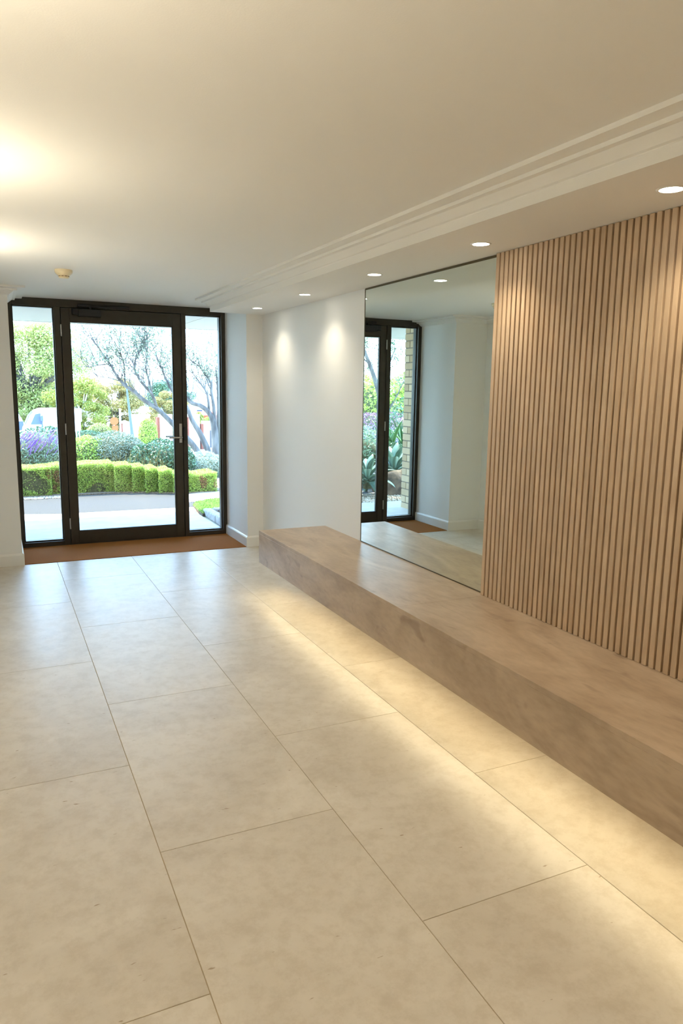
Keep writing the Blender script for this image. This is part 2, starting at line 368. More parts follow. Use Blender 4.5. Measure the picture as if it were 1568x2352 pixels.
# ------------------------------------------------------------------ entrance: frame, sidelights, door
boxes('trim_4', M_bronze, [(0.130, 0.170, 7.0, 7.10, 0, ZC), (2.000, 2.040, 7.0, 7.10, 0, ZC), (0.170, 2.0, 7.0, 7.10, 2.125, ZC),
      (0.558, 0.574, 7.056, 7.10, 0, 2.125), (1.601, 1.6175, 7.056, 7.10, 0, 2.125), (0.574, 1.601, 7.056, 7.10, 2.108, 2.125), (0.558, 1.6175, 7.0, 7.055, 0, 0.006), (0.574, 1.601, 7.056, 7.10, 0, 0.018),
      (0.505, 0.558, 7.0, 7.10, 0, 2.125), (1.6175, 1.657, 7.0, 7.10, 0, 2.125)], bev=0.002, **ST)
def sidelight(name, x0, x1):
    f = MB()
    f.bbox(x0, x1, 7.0, 7.10, 0.0, 0.044, b=0.002); f.box(x0, x1, 7.035, 7.095, 0.044, 0.056); f.box(x0, x1, 7.035, 7.095, 2.113, 2.125)
    f.box(x0, x0 + 0.010, 7.035, 7.095, 0.056, 2.113); f.box(x1 - 0.010, x1, 7.035, 7.095, 0.056, 2.113)
    o = tag(f.build(name, M_bronze), **ST)
    boxes('glass_pane', M_glass, [(x0 + 0.010, x1 - 0.010, 7.062, 7.068, 0.056, 2.113)], o)
    return o
sidelight('window_1', 0.170, 0.505)
sidelight('window_2', 1.657, 2.000)
LX0, LX1 = 0.5625, 1.613
d = MB()
for q in ((LX0, 0.633, 7.002, 7.052, 0.008, 2.120), (1.538, LX1, 7.002, 7.052, 0.008, 2.120), (0.633, 1.538, 7.002, 7.052, 0.008, 0.122),
          (0.633, 1.538, 7.002, 7.052, 2.006, 2.120)): d.bbox(*q, b=0.0015)
for q in ((0.633, 0.641, 7.012, 7.042, 0.122, 2.006), (1.530, 1.538, 7.012, 7.042, 0.122, 2.006),
          (0.641, 1.530, 7.012, 7.042, 0.122, 0.130), (0.641, 1.530, 7.012, 7.042, 1.998, 2.006)): d.box(*q)
door = tag(d.build('door_1', M_bronze), **ST)
boxes('glass_pane', M_glass, [(0.641, 1.530, 7.024, 7.030, 0.130, 1.998)], door)
for z in (1.876, 1.012, 0.150):
    h = MB(); h.tube([(0.5600, 6.996, z), (0.5600, 6.996, z + 0.10)], 0.0065, 12); h.box(0.5575, 0.5625, 6.997, 7.0015, z + 0.003, z + 0.097)
    h.build('hinge', M_steel, door)
# handle set
hp = MB(); hp.bbox(1.577, 1.604, 6.994, 7.002, 0.922, 1.105, b=0.002)
hp_o = hp.build('handle_plate', M_steel, door)
lv = MB()
for yy, s in ((6.994, -1), (7.052, 1)):
    pts = [(1.592, yy, 0.975), (1.592, yy + s * 0.035, 0.975), (1.586, yy + s * 0.048, 0.975), (1.570, yy + s * 0.052, 0.975), (1.470, yy + s * 0.052, 0.976)]
    lv.tube(pts, 0.0085, 12)
lv.build('lever', M_steel, hp_o, smooth=True)
pl2 = MB(); pl2.bbox(1.577, 1.604, 7.052, 7.060, 0.922, 1.105, b=0.002); pl2.build('handle_plate', M_steel, door)
sk = MB(); sk.bbox(1.6145, 1.638, 6.982, 7.0, 0.945, 1.072, b=0.003); sk.box(1.6145, 1.622, 6.976, 6.984, 0.965, 1.05)
tag(sk.build('lock_strike', M_black, door), label='black lock strike beside the handle')
cl = MB()
cl.bbox(0.655, 0.72, 6.950, 7.002, 2.062, 2.116, b=0.004); cl.bbox(0.705, 0.897, 6.942, 7.002, 2.050, 2.113, b=0.004)
clo = tag(cl.build('door_closer', M_black, door), label='black closer box on the top rail')
ca = MB(); ca.bbox(0.700, 1.150, 6.965, 7.0, 2.131, 2.156, b=0.004); ca.tube([(0.81, 6.955, 2.113), (0.81, 6.955, 2.140)], 0.010, 12)
ca.tube([(0.81, 6.955, 2.138), (0.97, 6.960, 2.140)], 0.007, 10)
ca.build('closer_arm', M_black, clo)

# coir entrance mat filling the recess
mt = MB(); mt.bbox(0.131, 2.039, 6.343, 6.999, -0.010, 0.004, b=0.001)
tag(mt.build('door_mat', M_coir), 'brown coir mat filling the recess in front of the glass door', 'mat')

# ------------------------------------------------------------------ smoke detector
sd = thing('smoke_detector', (0.452, 5.24, ZC), 'cream round smoke detector on the ceiling in front of the door', 'smoke detector')
b = MB(); b.lathe([(0.055, ZC), (0.055, ZC - 0.014), (0.052, ZC - 0.022), (0.036, ZC - 0.036)], 0.452, 5.24); b.build('base', M_plastic, sd)
b = MB(); b.lathe([(0.033, ZC - 0.0365), (0.033, ZC - 0.044), (0.029, ZC - 0.045), (0.029, ZC - 0.046), (0.032, ZC - 0.047), (0.028, ZC - 0.052), (0.010, ZC - 0.055)], 0.452, 5.24)
b.build('sensor_cap', M_plastic, sd)
b = MB()
for j in range(10):
    a = 2 * math.pi * j / 10
    b.tube([(0.452 + 0.0335 * math.cos(a + t * .2), 5.24 + 0.0335 * math.sin(a + t * .2), ZC - 0.0405) for t in (-1, 0, 1)], 0.0022, 6)
b.build('vent_slots', M_slatback, sd)

# ------------------------------------------------------------------ downlights in the bulkhead
M_lamp = emis('lamp_glow', (1.0, 0.93, 0.80), 14.0)
names = {0: 'fitting nearest the door', 1: 'second fitting from the door', 2: 'third from the door, just before the mirror begins',
         3: 'above the joint of mirror and slats', 4: 'above the timber slats at the right edge'}
def downlight(i, y):
    o = thing('downlight', (1.966, y, ZS), 'round white recessed downlight in the bulkhead, ' + names.get(i, 'beyond the right edge of the picture'), 'downlight', 'downlights in the bulkhead')
    b = MB(); b.lathe([(0.036, ZS - 0.001), (0.037, ZS - 0.003), (0.044, ZS - 0.003), (0.046, ZS)], 1.966, y, 40, capends=False); b.build('trim_ring', M_trim, o, smooth=True)
    b = MB(); b.lathe([(0.0365, ZS - 0.001), (0.0365, ZS - 0.0022)], 1.966, y, 40); b.build('lamp_lens', M_lamp, o)
    L = bpy.data.lights.new('downlight_beam', 'SPOT'); L.energy = P_DOWN; L.color = WARM; L.spot_size = math.radians(122); L.spot_blend = 0.95
    L.shadow_soft_size = 0.03
    lo = bpy.data.objects.new('downlight_beam', L); C.objects.link(lo); lo.location = (1.966, y, ZS - 0.008)
    lo.parent = o; lo.matrix_parent_inverse = Matrix.Translation(-o.location)
for i, y in enumerate((5.817, 4.805, 3.778, 2.775, 1.767, 0.765, -0.24, -1.24, -2.25)): downlight(i, y)

# wall up-lights on the left wall (their glow is what the ceiling shows)
def sconce(i, y):
    wh = ('nearest the door', 'second from the door', 'third from the door', 'fourth from the door', 'fifth from the door')[i]
    o = thing('wall_light', (XL, y, 1.72), 'slim white up-light on the left wall, ' + wh, 'wall light', 'up-lights on the left wall')
    b = MB(); b.bbox(XL, XL + 0.02, y - 0.05, y + 0.05, 1.64, 1.80, b=0.003); b.build('back_plate', M_trim, o)
    b = MB(); b.lathe([(0.030, 1.65), (0.034, 1.66), (0.034, 1.79), (0.030, 1.79), (0.030, 1.775), (0.0, 1.775)], XL + 0.055, y, 24, capends=False); b.build('shade', M_trim, o)
    L = bpy.data.lights.new('uplight_beam', 'SPOT'); L.energy = P_SCONCE; L.color = WARM; L.spot_size = math.radians(174); L.spot_blend = 0.35
    L.shadow_soft_size = 0.02
    lo = bpy.data.objects.new('uplight_beam', L); C.objects.link(lo); lo.location = (XL + 0.055, y, 1.80); lo.rotation_euler = (math.pi, math.radians(0), 0)
    lo.parent = o; lo.matrix_parent_inverse = Matrix.Translation(-o.location)
    D = bpy.data.lights.new('downlight_beam', 'SPOT'); D.energy = P_SCONCE * 0.8; D.color = WARM; D.spot_size = math.radians(150); D.spot_blend = 1.0  # down beam added to each up-light as fill for floor and bounce
    D.shadow_soft_size = 0.03
    do = bpy.data.objects.new('downlight_beam', D); C.objects.link(do); do.location = (XL + 0.055, y, 1.64)
    do.parent = o; do.matrix_parent_inverse = Matrix.Translation(-o.location)
for i, y in enumerate((4.40, 2.85, 1.30, -0.25, -1.8)): sconce(i, y)

# ------------------------------------------------------------------ slatted wall panel
sp = thing('slatted_panel', (2.175, 2.923, 0.44), 'tall panel of vertical oak slats standing on the bench, beside the mirror', 'wall panel')
boxes('backing_board', M_slatback, [(2.183, XR - 0.0005, 0.2880, 2.923, 0.4405, ZS)], sp)
b = MB(); k = 0; y = 2.900
while y > 0.26:
    b.bbox(2.162, 2.183, y, y + 0.0235, 0.4405, ZS - 0.001, b=0.0015); y -= 0.03306
b.build('slats', M_slat, sp)

# ------------------------------------------------------------------ mirror
mi = thing('wall_mirror', (XM, 3.62, 0.442), 'large frameless wall mirror standing on the bench, reflecting the entrance', 'mirror')
boxes('mirror_glass', M_mirror, [(XM, XR - 0.0005, 2.929, 4.314, 0.446, 2.078)], mi)
boxes('edge_strip', M_mirredge, [(XM - 0.002, XR - 0.0005, 4.314, 4.320, 0.4405, 2.086), (XM - 0.002, XR - 0.0005, 2.924, 4.314, 0.4405, 0.446),
      (XM - 0.002, XR - 0.0005, 2.924, 4.314, 2.078, 2.089)], mi)

# ------------------------------------------------------------------ floating bench
be = thing('bench', (1.93, 2.2, 0.205), 'long floating pale oak bench along the right wall with glowing strip below', 'bench')
BX, BE, BN = 1.668, 4.922, -0.75
for a, c in ((2.8995, BE), (0.42, 2.8990), (BN, 0.4195)):
    b = MB(); b.bbox(BX, XR - 0.0005, a, c, 0.418, 0.440, b=0.0008); b.build('seat_top', M_bench, be)
b = MB(); b.bbox(BX, BX + 0.022, BN, BE, 0.205, 0.4178, b=0.0008); b.build('front_panel', M_bench, be)
b = MB(); b.bbox(BX + 0.0225, XR - 0.0005, BE - 0.022, BE, 0.205, 0.4178, b=0.0008); b.build('end_panel', M_bench, be)
b = MB(); b.box(BX + 0.0225, XR - 0.0005, BN, BE - 0.0225, 0.225, 0.241); b.build('underside', M_bench, be)
M_led = emis('led_glow', (1.0, 0.86, 0.54), E_LED)
b = MB(); b.box(1.708, 1.728, BN + 0.05, BE - 0.06, 0.221, 0.2248); tag(b.build('light_strip', M_led, be), label='glowing warm light strip')

# ================================================================== OUTSIDE
rng = np.random.default_rng(7); random.seed(5)
def leafmesh(name, cen, nrm, size, asp, m, parent=None, kind=None, jitter=0.7):
    """cen (n,3), nrm (n,3) or None; each leaf a folded 4-point blade"""
    n = len(cen); r = rng.normal(size=(n, 3))
    if nrm is not None: r = nrm + jitter * r
    r /= np.linalg.norm(r, axis=1)[:, None] + 1e-9
    t = np.cross(r, rng.normal(size=(n, 3))); t /= np.linalg.norm(t, axis=1)[:, None] + 1e-9
    u = np.cross(r, t)
    L = (size * rng.uniform(0.6, 1.3, n))[:, None]; W = L * asp
    v = np.empty((n, 4, 3))
    v[:, 0] = cen - t * L * .5; v[:, 1] = cen + u * W * .5 + r * W * .15; v[:, 2] = cen + t * L * .5; v[:, 3] = cen - u * W * .5 + r * W * .15
    me = bpy.data.meshes.new(name); me.vertices.add(4 * n); me.vertices.foreach_set('co', v.reshape(-1))
    me.loops.add(4 * n); me.loops.foreach_set('vertex_index', np.arange(4 * n)); me.polygons.add(n)
    me.polygons.foreach_set('loop_start', np.arange(0, 4 * n, 4)); me.polygons.foreach_set('loop_total', np.full(n, 4))
    me.update(calc_edges=True); me.materials.append(m)
    o = bpy.data.objects.new(name, me); C.objects.link(o)
    if parent: o.parent = parent; o.matrix_parent_inverse = Matrix.Translation(-parent.location)
    if kind: o['kind'] = kind
    return o
def shell(cx, cy, cz, rx, ry, rz, n, thick=0.12, lump=0.08, zmin=-0.55):
    d = rng.normal(size=(n * 2, 3)); d /= np.linalg.norm(d, axis=1)[:, None]; d = d[d[:, 2] > zmin][:n]
    s = 1 - thick * rng.random(len(d)) ** 1.5
    s += lump * np.sin(5 * d[:, 0] + 1.3) * np.cos(4 * d[:, 1] + cx) * np.sin(5 * d[:, 2] + cy)
    return np.column_stack([cx + d[:, 0] * rx * s, cy + d[:, 1] * ry * s, cz + d[:, 2] * rz * s]), d
def blob(name, m, cx, cy, cz, rx, ry, rz, parent, n=16, amp=0.05):
    b = MB(); vs = []; seg = n
    rows = n // 2
    for i in range(rows + 1):
        th = math.pi * i / rows
        for j in range(seg):
            ph = 2 * math.pi * j / seg
            k = 1 + amp * math.sin(3 * ph + 2 * th + cx) * math.sin(2.3 * th + cy) + amp * .6 * math.sin(7 * ph + 1) * math.sin(5 * th)
            vs.append((cx + rx * k * math.sin(th) * math.cos(ph), cy + ry * k * math.sin(th) * math.sin(ph), cz + rz * k * math.cos(th)))
    fs = [(i * seg + j, i * seg + (j + 1) % seg, (i + 1) * seg + (j + 1) % seg, (i + 1) * seg + j) for i in range(rows) for j in range(seg)]
    b.add(vs, fs); return b.build(name, m, parent, smooth=True)
def stems(name, m, cx, cy, z0, rx, ry, h, n, parent, r=0.006):
    b = MB()
    for _ in range(n):
        a = random.uniform(0, 6.28); s = random.random() ** .5
        x1, y1 = cx + rx * s * math.cos(a), cy + ry * s * math.sin(a)
        b.tube([(cx + (x1 - cx) * .25, cy + (y1 - cy) * .25, z0), (cx + (x1 - cx) * .7, cy + (y1 - cy) * .7, z0 + h * .5), (x1, y1, z0 + h)], [r, r * .8, r * .4], 5)
    return b.build(name, m, parent)
def bush(name, label, cat, cx, cy, z0, rx, ry, h, m, n, size, asp=0.5, group=None, lump=0.08, core=0.80):
    o = thing(name, (cx, cy, z0), label, cat, group)
    cz = z0 + h * 0.48; rz = h * 0.52
    c, d = shell(cx, cy, cz, rx, ry, rz, n, lump=lump, zmin=-0.8)
    c[:, 2] = np.maximum(c[:, 2], z0 + 0.01)
    leafmesh('foliage', c, d, size, asp, m, o, jitter=0.8)
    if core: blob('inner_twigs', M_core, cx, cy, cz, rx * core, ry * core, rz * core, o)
    stems('stems', M_bark, cx, cy, z0 - 0.03, rx * .5, ry * .5, h * .6, 14, o)
    return o

def zt(y):
    return -0.05 if y < 15.5 else -0.05 - (y - 15.5) * 0.0785
# base terrain, falling away to the street
b = MB(); ys = [7.12, 10, 13, 15.5, 18, 22, 26, 30, 35, 40, 46, 55, 70, 100]; xs = [-60, -30, -12, -5, 0, 5, 12, 30, 60]
vs = [(x, y, zt(y)) for y in ys for x in xs]; nx = len(xs)
b.add(vs, [(i * nx + j, i * nx + j + 1, (i + 1) * nx + j + 1, (i + 1) * nx + j) for i in range(len(ys) - 1) for j in range(nx - 1)])
tag(b.build('ground', M_terr), **ST)
def poly(name, m, pts, z, h=0.03, **kw):
    b = MB(); b.extr([[(x, y, z - h) for x, y in pts], [(x, y, z) for x, y in pts]]); return tag(b.build(name, m), **kw)
# concrete landing in front of the door
b = MB()
b.bbox(-0.9, 2.08, 7.12, 7.915, -0.10, -0.008, b=0.003)
b.bbox(-0.9, 2.08, 7.923, 8.40, -0.10, -0.010, b=0.003)
tag(b.build('landing', M_conc), **ST)
# driveway of exposed aggregate with a concrete border, and the path to the right
poly('driveway', M_aggr, [(0.55, 8.88), (2.15, 8.85), (2.25, 9.25), (2.45, 9.62), (2.9, 9.95), (2.5, 10.15), (2.0, 10.4), (1.0, 10.65), (-0.2, 10.9), (-2.5, 13.0), (-5, 14.5), (-7, 13.8), (-3.6, 10.9), (-1.1, 9.45)], -0.018, **ST)
poly('driveway_border', M_conc, [(-0.9, 8.42), (2.075, 8.42), (2.12, 8.60), (2.15, 8.85), (0.55, 8.88), (-1.1, 9.45), (-3.6, 10.9), (-4.0, 10.6), (-1.3, 9.0), (0.2, 8.44)], -0.015, **ST)
poly('path', M_conc, [(2.15, 9.2), (2.5, 9.42), (3.2, 9.52), (6.0, 9.45), (6.0, 10.15), (3.2, 10.22), (2.7, 10.1), (2.2, 9.9)], -0.012, **ST)
poly('garden_bed', M_soil, [(-0.5, 10.3), (0.2, 10.3), (1.6, 10.35), (2.3, 10.0), (3.0, 10.1), (3.4, 10.4), (6, 11), (6, 13.3), (1, 13.3), (-1.0, 13.3)], 0.0, **ST)
poly('garden_bed', M_soil, [(-7.0, 9.6), (-1.25, 8.45), (-0.2, 8.62), (-0.15, 9.1), (-1.0, 9.5), (-3.4, 11.2), (-9.0, 14.0), (-9.0, 10.5)], -0.02, **ST)
# porch soffit
b = MB(); b.box(-7, 2.118, 7.12, 9.72, 2.20, 2.36); b.box(2.126, 7, 7.12, 9.72, 2.20, 2.36); b.box(2.118, 2.126, 7.12, 9.72, 2.215, 2.30); b.box(-7, 7, 9.72, 9.75, 2.195, 2.42)
tag(b.build('porch_soffit', M_soffit), **ST)
# cream brick wing wall left of the entrance
b = MB(); b.box(-0.425, -0.207, 7.125, 7.922, -0.05, 2.198, k=1)
for c in range(26):
    z = -0.02 + c * 0.086
    y = 7.93
    L_ = 0.230 if c % 2 == 0 else 0.112
    while y > 7.14:
        y0 = max(y - L_, 7.125); zz = min(z + 0.076, 2.197)
        e = random.uniform(0, 0.006)
        b.bbox(-0.432, -0.200, y0, y - e * (1 if y > 7.9 else 0), z, zz, b=0.004)
        y = y0 - 0.010; L_ = 0.230 if c % 2 == 0 else (0.112 if y > 7.75 else 0.230)
tag(b.build('brick_wall', [M_brick, M_mort]), **ST)

# lawn and granite kerb with mulch bed on the right
lawn = [(2.12, 8.30), (2.14, 8.6), (2.17, 8.95), (2.26, 9.18), (2.5, 9.36), (3.2, 9.46), (6.0, 9.40), (6.0, 8.45), (2.25, 8.42)]
poly('lawn_soil', M_soil, lawn, -0.012, **ST)
def inpoly(x, y, P):
    c = False
    for i in range(len(P)):
        (x1, y1), (x2, y2) = P[i], P[i - 1]
        if (y1 > y) != (y2 > y) and x < (x2 - x1) * (y - y1) / (y2 - y1) + x1: c = not c
    return c
pts = []
while len(pts) < 16000:
    x, y = random.uniform(2.1, 3.9), random.uniform(8.28, 9.5)
    if inpoly(x, y, lawn): pts.append((x, y, random.uniform(-0.012, 0.006)))
P = np.array(pts); nn = np.tile([0.0, -1.0, 0.25], (len(P), 1))
tag(leafmesh('grass', P, nn, 0.032, 0.22, M_grass, jitter=0.6), 'short bright green lawn between the path and the stone kerb', 'grass', kind='stuff')
b = MB()
y = 8.40; k = 0
segs = [8.40, 8.12, 7.86, 7.60, 7.34, 7.13]
for a, c in zip(segs[1:], segs[:-1]):
    b.bbox(2.150 + random.uniform(0, .006), 2.255, a + 0.006, c, -0.05, 0.040 + random.uniform(-.005, .005), b=0.010)
xs_ = [2.155, 2.42, 2.70, 3.0, 3.3]
for a, c in zip(xs_[:-1], xs_[1:]): b.bbox(a + (0.106 if k == 0 else 0.006), c, 8.30, 8.40, -0.05, 0.04, b=0.010); k += 1
tag(b.build('stone_kerb', M_granite), 'low kerb of rough grey granite blocks around the mulch bed', 'kerb')
poly('mulch_bed', M_soil, [(2.26, 7.13), (4.2, 7.13), (4.2, 8.29), (2.26, 8.29)], 0.012, 0.05, **ST)
n = 2500; P = np.column_stack([rng.uniform(2.27, 3.4, n), rng.uniform(7.2, 8.28, n), rng.uniform(0.014, 0.030, n)])
tag(leafmesh('bark_mulch', P, np.tile([0, 0, 1.0], (n, 1)), 0.035, 0.4, mat('bark_chips', (0.07, 0.045, 0.035), 0.9, col2=(0.32, 0.24, 0.20), island=0.9, scale=4, lo=.1, hi=.9), jitter=.5),
    'loose brown bark mulch inside the stone kerb', 'mulch', kind='stuff')

# gravel of the left bed
n = 5200; b = MB()
gx = rng.uniform(-2.6, 0.20, n); gy = rng.uniform(8.05, 9.15, n)
oct_f = [(0, 2, 4), (2, 1, 4), (1, 3, 4), (3, 0, 4), (2, 0, 5), (1, 2, 5), (3, 1, 5), (0, 3, 5)]
for i in range(n):
    x, y = gx[i], gy[i]
    if y < 8.42 - 0.52 * min(0, x + 0.2) * -1 * 0 and x > -0.9 and y < 8.42: continue
    if y > 9.15 - 0.55 * max(0, x + .1) * 2: continue
    s = rng.uniform(0.006, 0.013); sx_, sy_ = s * rng.uniform(.8, 1.5), s * rng.uniform(.8, 1.5)
    b.add([(x + sx_, y, -.012), (x - sx_, y, -.012), (x, y + sy_, -.012), (x, y - sy_, -.012), (x, y, -.012 + s), (x, y, -.03)], oct_f)
n2 = 900
for i in range(n2):
    x, y = rng.uniform(0.0, 0.75), rng.uniform(10.14, 10.32)
    s = rng.uniform(0.006, 0.013)
    b.add([(x + s, y, -.012), (x - s, y, -.012), (x, y + s, -.012), (x, y - s, -.012), (x, y, -.012 + s), (x, y, -.03)], oct_f)
tag(b.build('gravel', M_grav, fix=False), 'loose tan gravel beside the landing and brick wall', 'gravel', kind='stuff')

# boulder
o = blob('boulder', M_rock, -0.86, 9.08, 0.08, 0.44, 0.24, 0.23, None, 28, 0.16)
tag(o, 'brown sandstone boulder lying on the gravel under the grey agave', 'rock')

# agaves
def blade(b, base, az, elev, L, W, curl, seg=9, fold=0.22):
    d = Vector((math.cos(az), math.sin(az), 0)); side = Vector((-math.sin(az), math.cos(az), 0)); p = Vector(base); rows = []
    e = elev
    for i in range(seg + 1):
        t = i / seg
        ww = W * (0.55 + 0.9 * t if t < .5 else 1.0 * (1 - ((t - .5) / .5) ** 2.2)) * .5 + 0.0015
        nrm = Vector((-d.x * math.sin(e), -d.y * math.sin(e), math.cos(e)))
        rows.append((p + side * ww + nrm * ww * fold, p.copy() + nrm * 0.0, p - side * ww + nrm * ww * fold, p - nrm * (0.012 * (1 - t) + 0.003)))
        p = p + (d * math.cos(e) + Vector((0, 0, 1)) * math.sin(e)) * (L / seg); e -= curl / seg
    b.extr([list(r) for r in rows])
def agave(label, x, y, z, n, L, W, seed):
    random.seed(seed)
    o = thing('agave', (x, y, z), label, 'agave', 'agaves by the brick wall')
    b = MB()
    for i in range(n):
        t = i / n; az = i * 2.399 + random.uniform(-.15, .15); el = 1.30 - 1.35 * t
        blade(b, (x + .03 * math.cos(az), y + .03 * math.sin(az), z + 0.12 * (1 - t)), az, el, L * (0.75 + .3 * t), W * random.uniform(.85, 1.1), 0.6 + 0.9 * t)
    b.build('leaves', M_agave, o, smooth=True)
    c = MB(); c.tube([(x, y, z - .06), (x, y, z + .14)], [.07, .05], 10); c.build('stem', M_core, o)
agave('broad grey-green agave at the gravel edge, nearest the door', -0.30, 9.05, 0.14, 30, 0.47, 0.105, 3)
agave('sprawling grey-green agave spreading over the boulder', -1.02, 9.60, 0.18, 34, 0.58, 0.11, 9)
# strappy clump
random.seed(2)
o = thing('strap_leaved_plant', (-1.85, 10.9, 0), 'tall clump of upright green strap leaves behind the agaves', 'plant')
b = MB()
for i in range(46):
    az = random.uniform(0, 6.28); blade(b, (-1.85 + random.uniform(-.25, .25), 10.9 + random.uniform(-.2, .2), 0), az, random.uniform(1.0, 1.5), random.uniform(.8, 1.25), .07, random.uniform(.3, 1.0), fold=.5)
b.build('leaves', M_strap, o, smooth=True)
bush('leafy_shrub', 'small-leaved pale green shrub behind the agave nearest the door', 'shrub', -0.80, 10.15, 0, 0.42, 0.4, 0.86, M_sage, 1900, 0.055, 0.35, lump=.25, core=.6)
bush('leafy_shrub', 'dark shrub with pale young leaves between agave and strap leaves', 'shrub', -1.5, 10.5, 0, 0.35, 0.35, 0.6, M_dark, 1400, 0.05, 0.4, lump=.2)
bush('flowering_shrub', 'low mauve flowering shrub band below the bright green hedge', 'shrub', -3.5, 15.2, 0, 1.5, 0.8, 0.95, M_heath, 5000, 0.06, 0.6, lump=.15)
bush('flowering_shrub', 'lavender-toned low shrub in front of the mauve flowers', 'shrub', -2.6, 13.2, 0, 0.9, 0.6, 0.72, mat('lavender_leaf', (0.15, 0.13, 0.24), .7, col2=(0.36, 0.34, 0.48), island=.8, scale=3), 3000, 0.05, 0.4, lump=.2)
o = bush('rose_bush', 'loose rose bush with pink blooms beside the brick wall', 'shrub', -3.55, 13.6, 0, 0.55, 0.5, 1.25, M_dark, 1500, 0.06, 0.5, lump=.3, core=0.3)
for x, y, z in ((-3.40, 13.15, 1.05), (-3.62, 13.1, 0.93), (-3.25, 13.2, 0.84)):
    blob('rose', M_pink, x, y, z, 0.055, 0.05, 0.045, o, 10, .12)
bush('tall_hedge', 'tall bright green hedge beyond the mauve flowers, left of entrance', 'hedge', -5.6, 20.5, -.4, 2.2, 1.0, 2.3, M_lime, 9000, 0.10, 0.6, lump=.16)
bush('tall_hedge', 'tall dark green hedge beyond the rose bush', 'hedge', -8.6, 21.0, -.4, 1.7, 1.0, 2.6, M_grn, 7000, 0.10, 0.6, lump=.16)

# ---- clipped stepped box hedge in front of the drive
hd = thing('clipped_hedge', (1.4, 10.5, 0), 'low clipped box hedge with stepped top along the driveway', 'hedge')
hs = [(-0.55, 0.62, 10.36, 0.375), (0.62, 1.43, 10.44, 0.385), (1.43, 1.66, 10.36, 0.365), (1.66, 1.82, 10.30, 0.345), (1.82, 1.985, 10.22, 0.325),
      (1.985, 2.17, 10.12, 0.300), (2.17, 2.45, 10.05, 0.255), (2.45, 2.79, 10.05, 0.245)]
cs, ns = [], []; cb = MB(); bc, bn_ = [], []
for x0, x1, yf, zt_ in hs:
    dep = 0.5; y1 = yf + dep; z0 = -0.01
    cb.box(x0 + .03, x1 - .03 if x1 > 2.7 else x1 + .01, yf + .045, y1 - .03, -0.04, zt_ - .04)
    areas = [((x1 - x0) * (zt_ - z0), 'f'), ((x1 - x0) * dep, 't'), (dep * zt_, 'r'), (dep * zt_ * (1 if x0 < -.5 else .3), 'l')]
    for A, kf in areas:
        n = int(A * 21000)
        u, v_, dpt = rng.random(n), rng.random(n), 0.05 * rng.random(n) ** 1.4
        bul = 0.010 * np.sin(u * (x1 - x0) * 17 + x0 * 9) * np.cos(v_ * 7)
        if kf == 'f': c = np.column_stack([x0 + u * (x1 - x0), yf + dpt + bul, z0 + v_ * (zt_ - z0)]); nn = (0, -1, .35)
        elif kf == 't': c = np.column_stack([x0 + u * (x1 - x0), yf + v_ * dep, zt_ - dpt * .7 + bul * .5 + 0.022 * u * (x0 > .6)]); nn = (0, -.2, 1)
        elif kf == 'r': c = np.column_stack([x1 - dpt, yf + u * dep, z0 + v_ * (zt_ - z0)]); nn = (1, 0, .3)
        else: c = np.column_stack([x0 + dpt, yf + u * dep, z0 + v_ * (zt_ - z0)]); nn = (-1, 0, .3)
        nn = np.tile(nn, (n, 1)).astype(float)
        if kf == 'f':
            # thin, bare hollows low in the face and a few dead brown sprays
            keep = np.ones(n, bool)
            for hx, hz, hr in ((0.36, 0.20, 0.13), (0.50, 0.12, .11), (0.25, .28, .08), (1.22, 0.03, .10), (1.12, .0, .06)):
                keep &= ~(((c[:, 0] - hx) ** 2 + (c[:, 2] - hz) ** 2 < hr ** 2) & (rng.random(n) < .85))
            dead = np.zeros(n, bool)
            for hx, hz, hr in ((0.70, 0.24, 0.05), (0.73, .16, .04), (0.60, .28, .04), (0.66, .08, .035), (2.60, .12, .05), (2.56, .18, .03), (2.78, .10, .04), (1.17, .05, .035)):
                dead |= ((c[:, 0] - hx) ** 2 + ((c[:, 2] - hz) * .6) ** 2 < hr ** 2) & (rng.random(n) < .75)
            bc.append(c[keep & dead]); bn_.append(nn[keep & dead]); keep &= ~dead
            c, nn = c[keep], nn[keep]
        cs.append(c); ns.append(nn)
leafmesh('foliage', np.vstack(cs), np.vstack(ns), 0.020, 0.5, M_hedge, hd, jitter=.7)
tag(leafmesh('dead_foliage', np.vstack(bc), np.vstack(bn_), 0.022, 0.4, M_hbrown, hd, jitter=.7), label='brown dead sprays in the hedge face')
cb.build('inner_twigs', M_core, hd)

# ---- shrubs behind the hedge
o = bush('sage_bush', 'grey-green sage bush with purple flower spikes, left behind the hedge', 'shrub', 0.50, 11.5, 0, 0.47, 0.40, 0.78, M_sage, 5600, 0.05, 0.22, lump=.12, core=.7)
b = MB(); random.seed(4)
for i in range(115):
    a = random.uniform(-2.9, 0.5); rr = random.uniform(.15, .42)
    x = 0.50 + rr * math.cos(a); yb = 11.45 + .25 * math.sin(a) - .05; z = 0.36 + 0.36 * (1 - (rr / .5) ** 2) + random.uniform(-.08, .04)
    d = Vector((0.45 + random.uniform(-.25, .4), -.15, .8)).normalized(); L = random.uniform(.10, .19)
    p0 = Vector((x, yb, z)); ps = [p0 + d * L * t / 5 for t in range(6)]
    b.tube(ps, [.002, .0055, .004, .0055, .004, .0015], 5)
b.build('flower_spikes', M_purple, o)
bush('round_shrub', 'dark rounded shrub behind the purple sage', 'shrub', 0.72, 12.7, 0, 0.55, 0.45, 0.80, M_dark, 3000, 0.05)
bush('round_shrub', 'lime green clipped round shrub beside the grey-green dome', 'shrub', 1.30, 12.3, 0, 0.36, 0.36, 0.66, M_lime, 5200, 0.036)
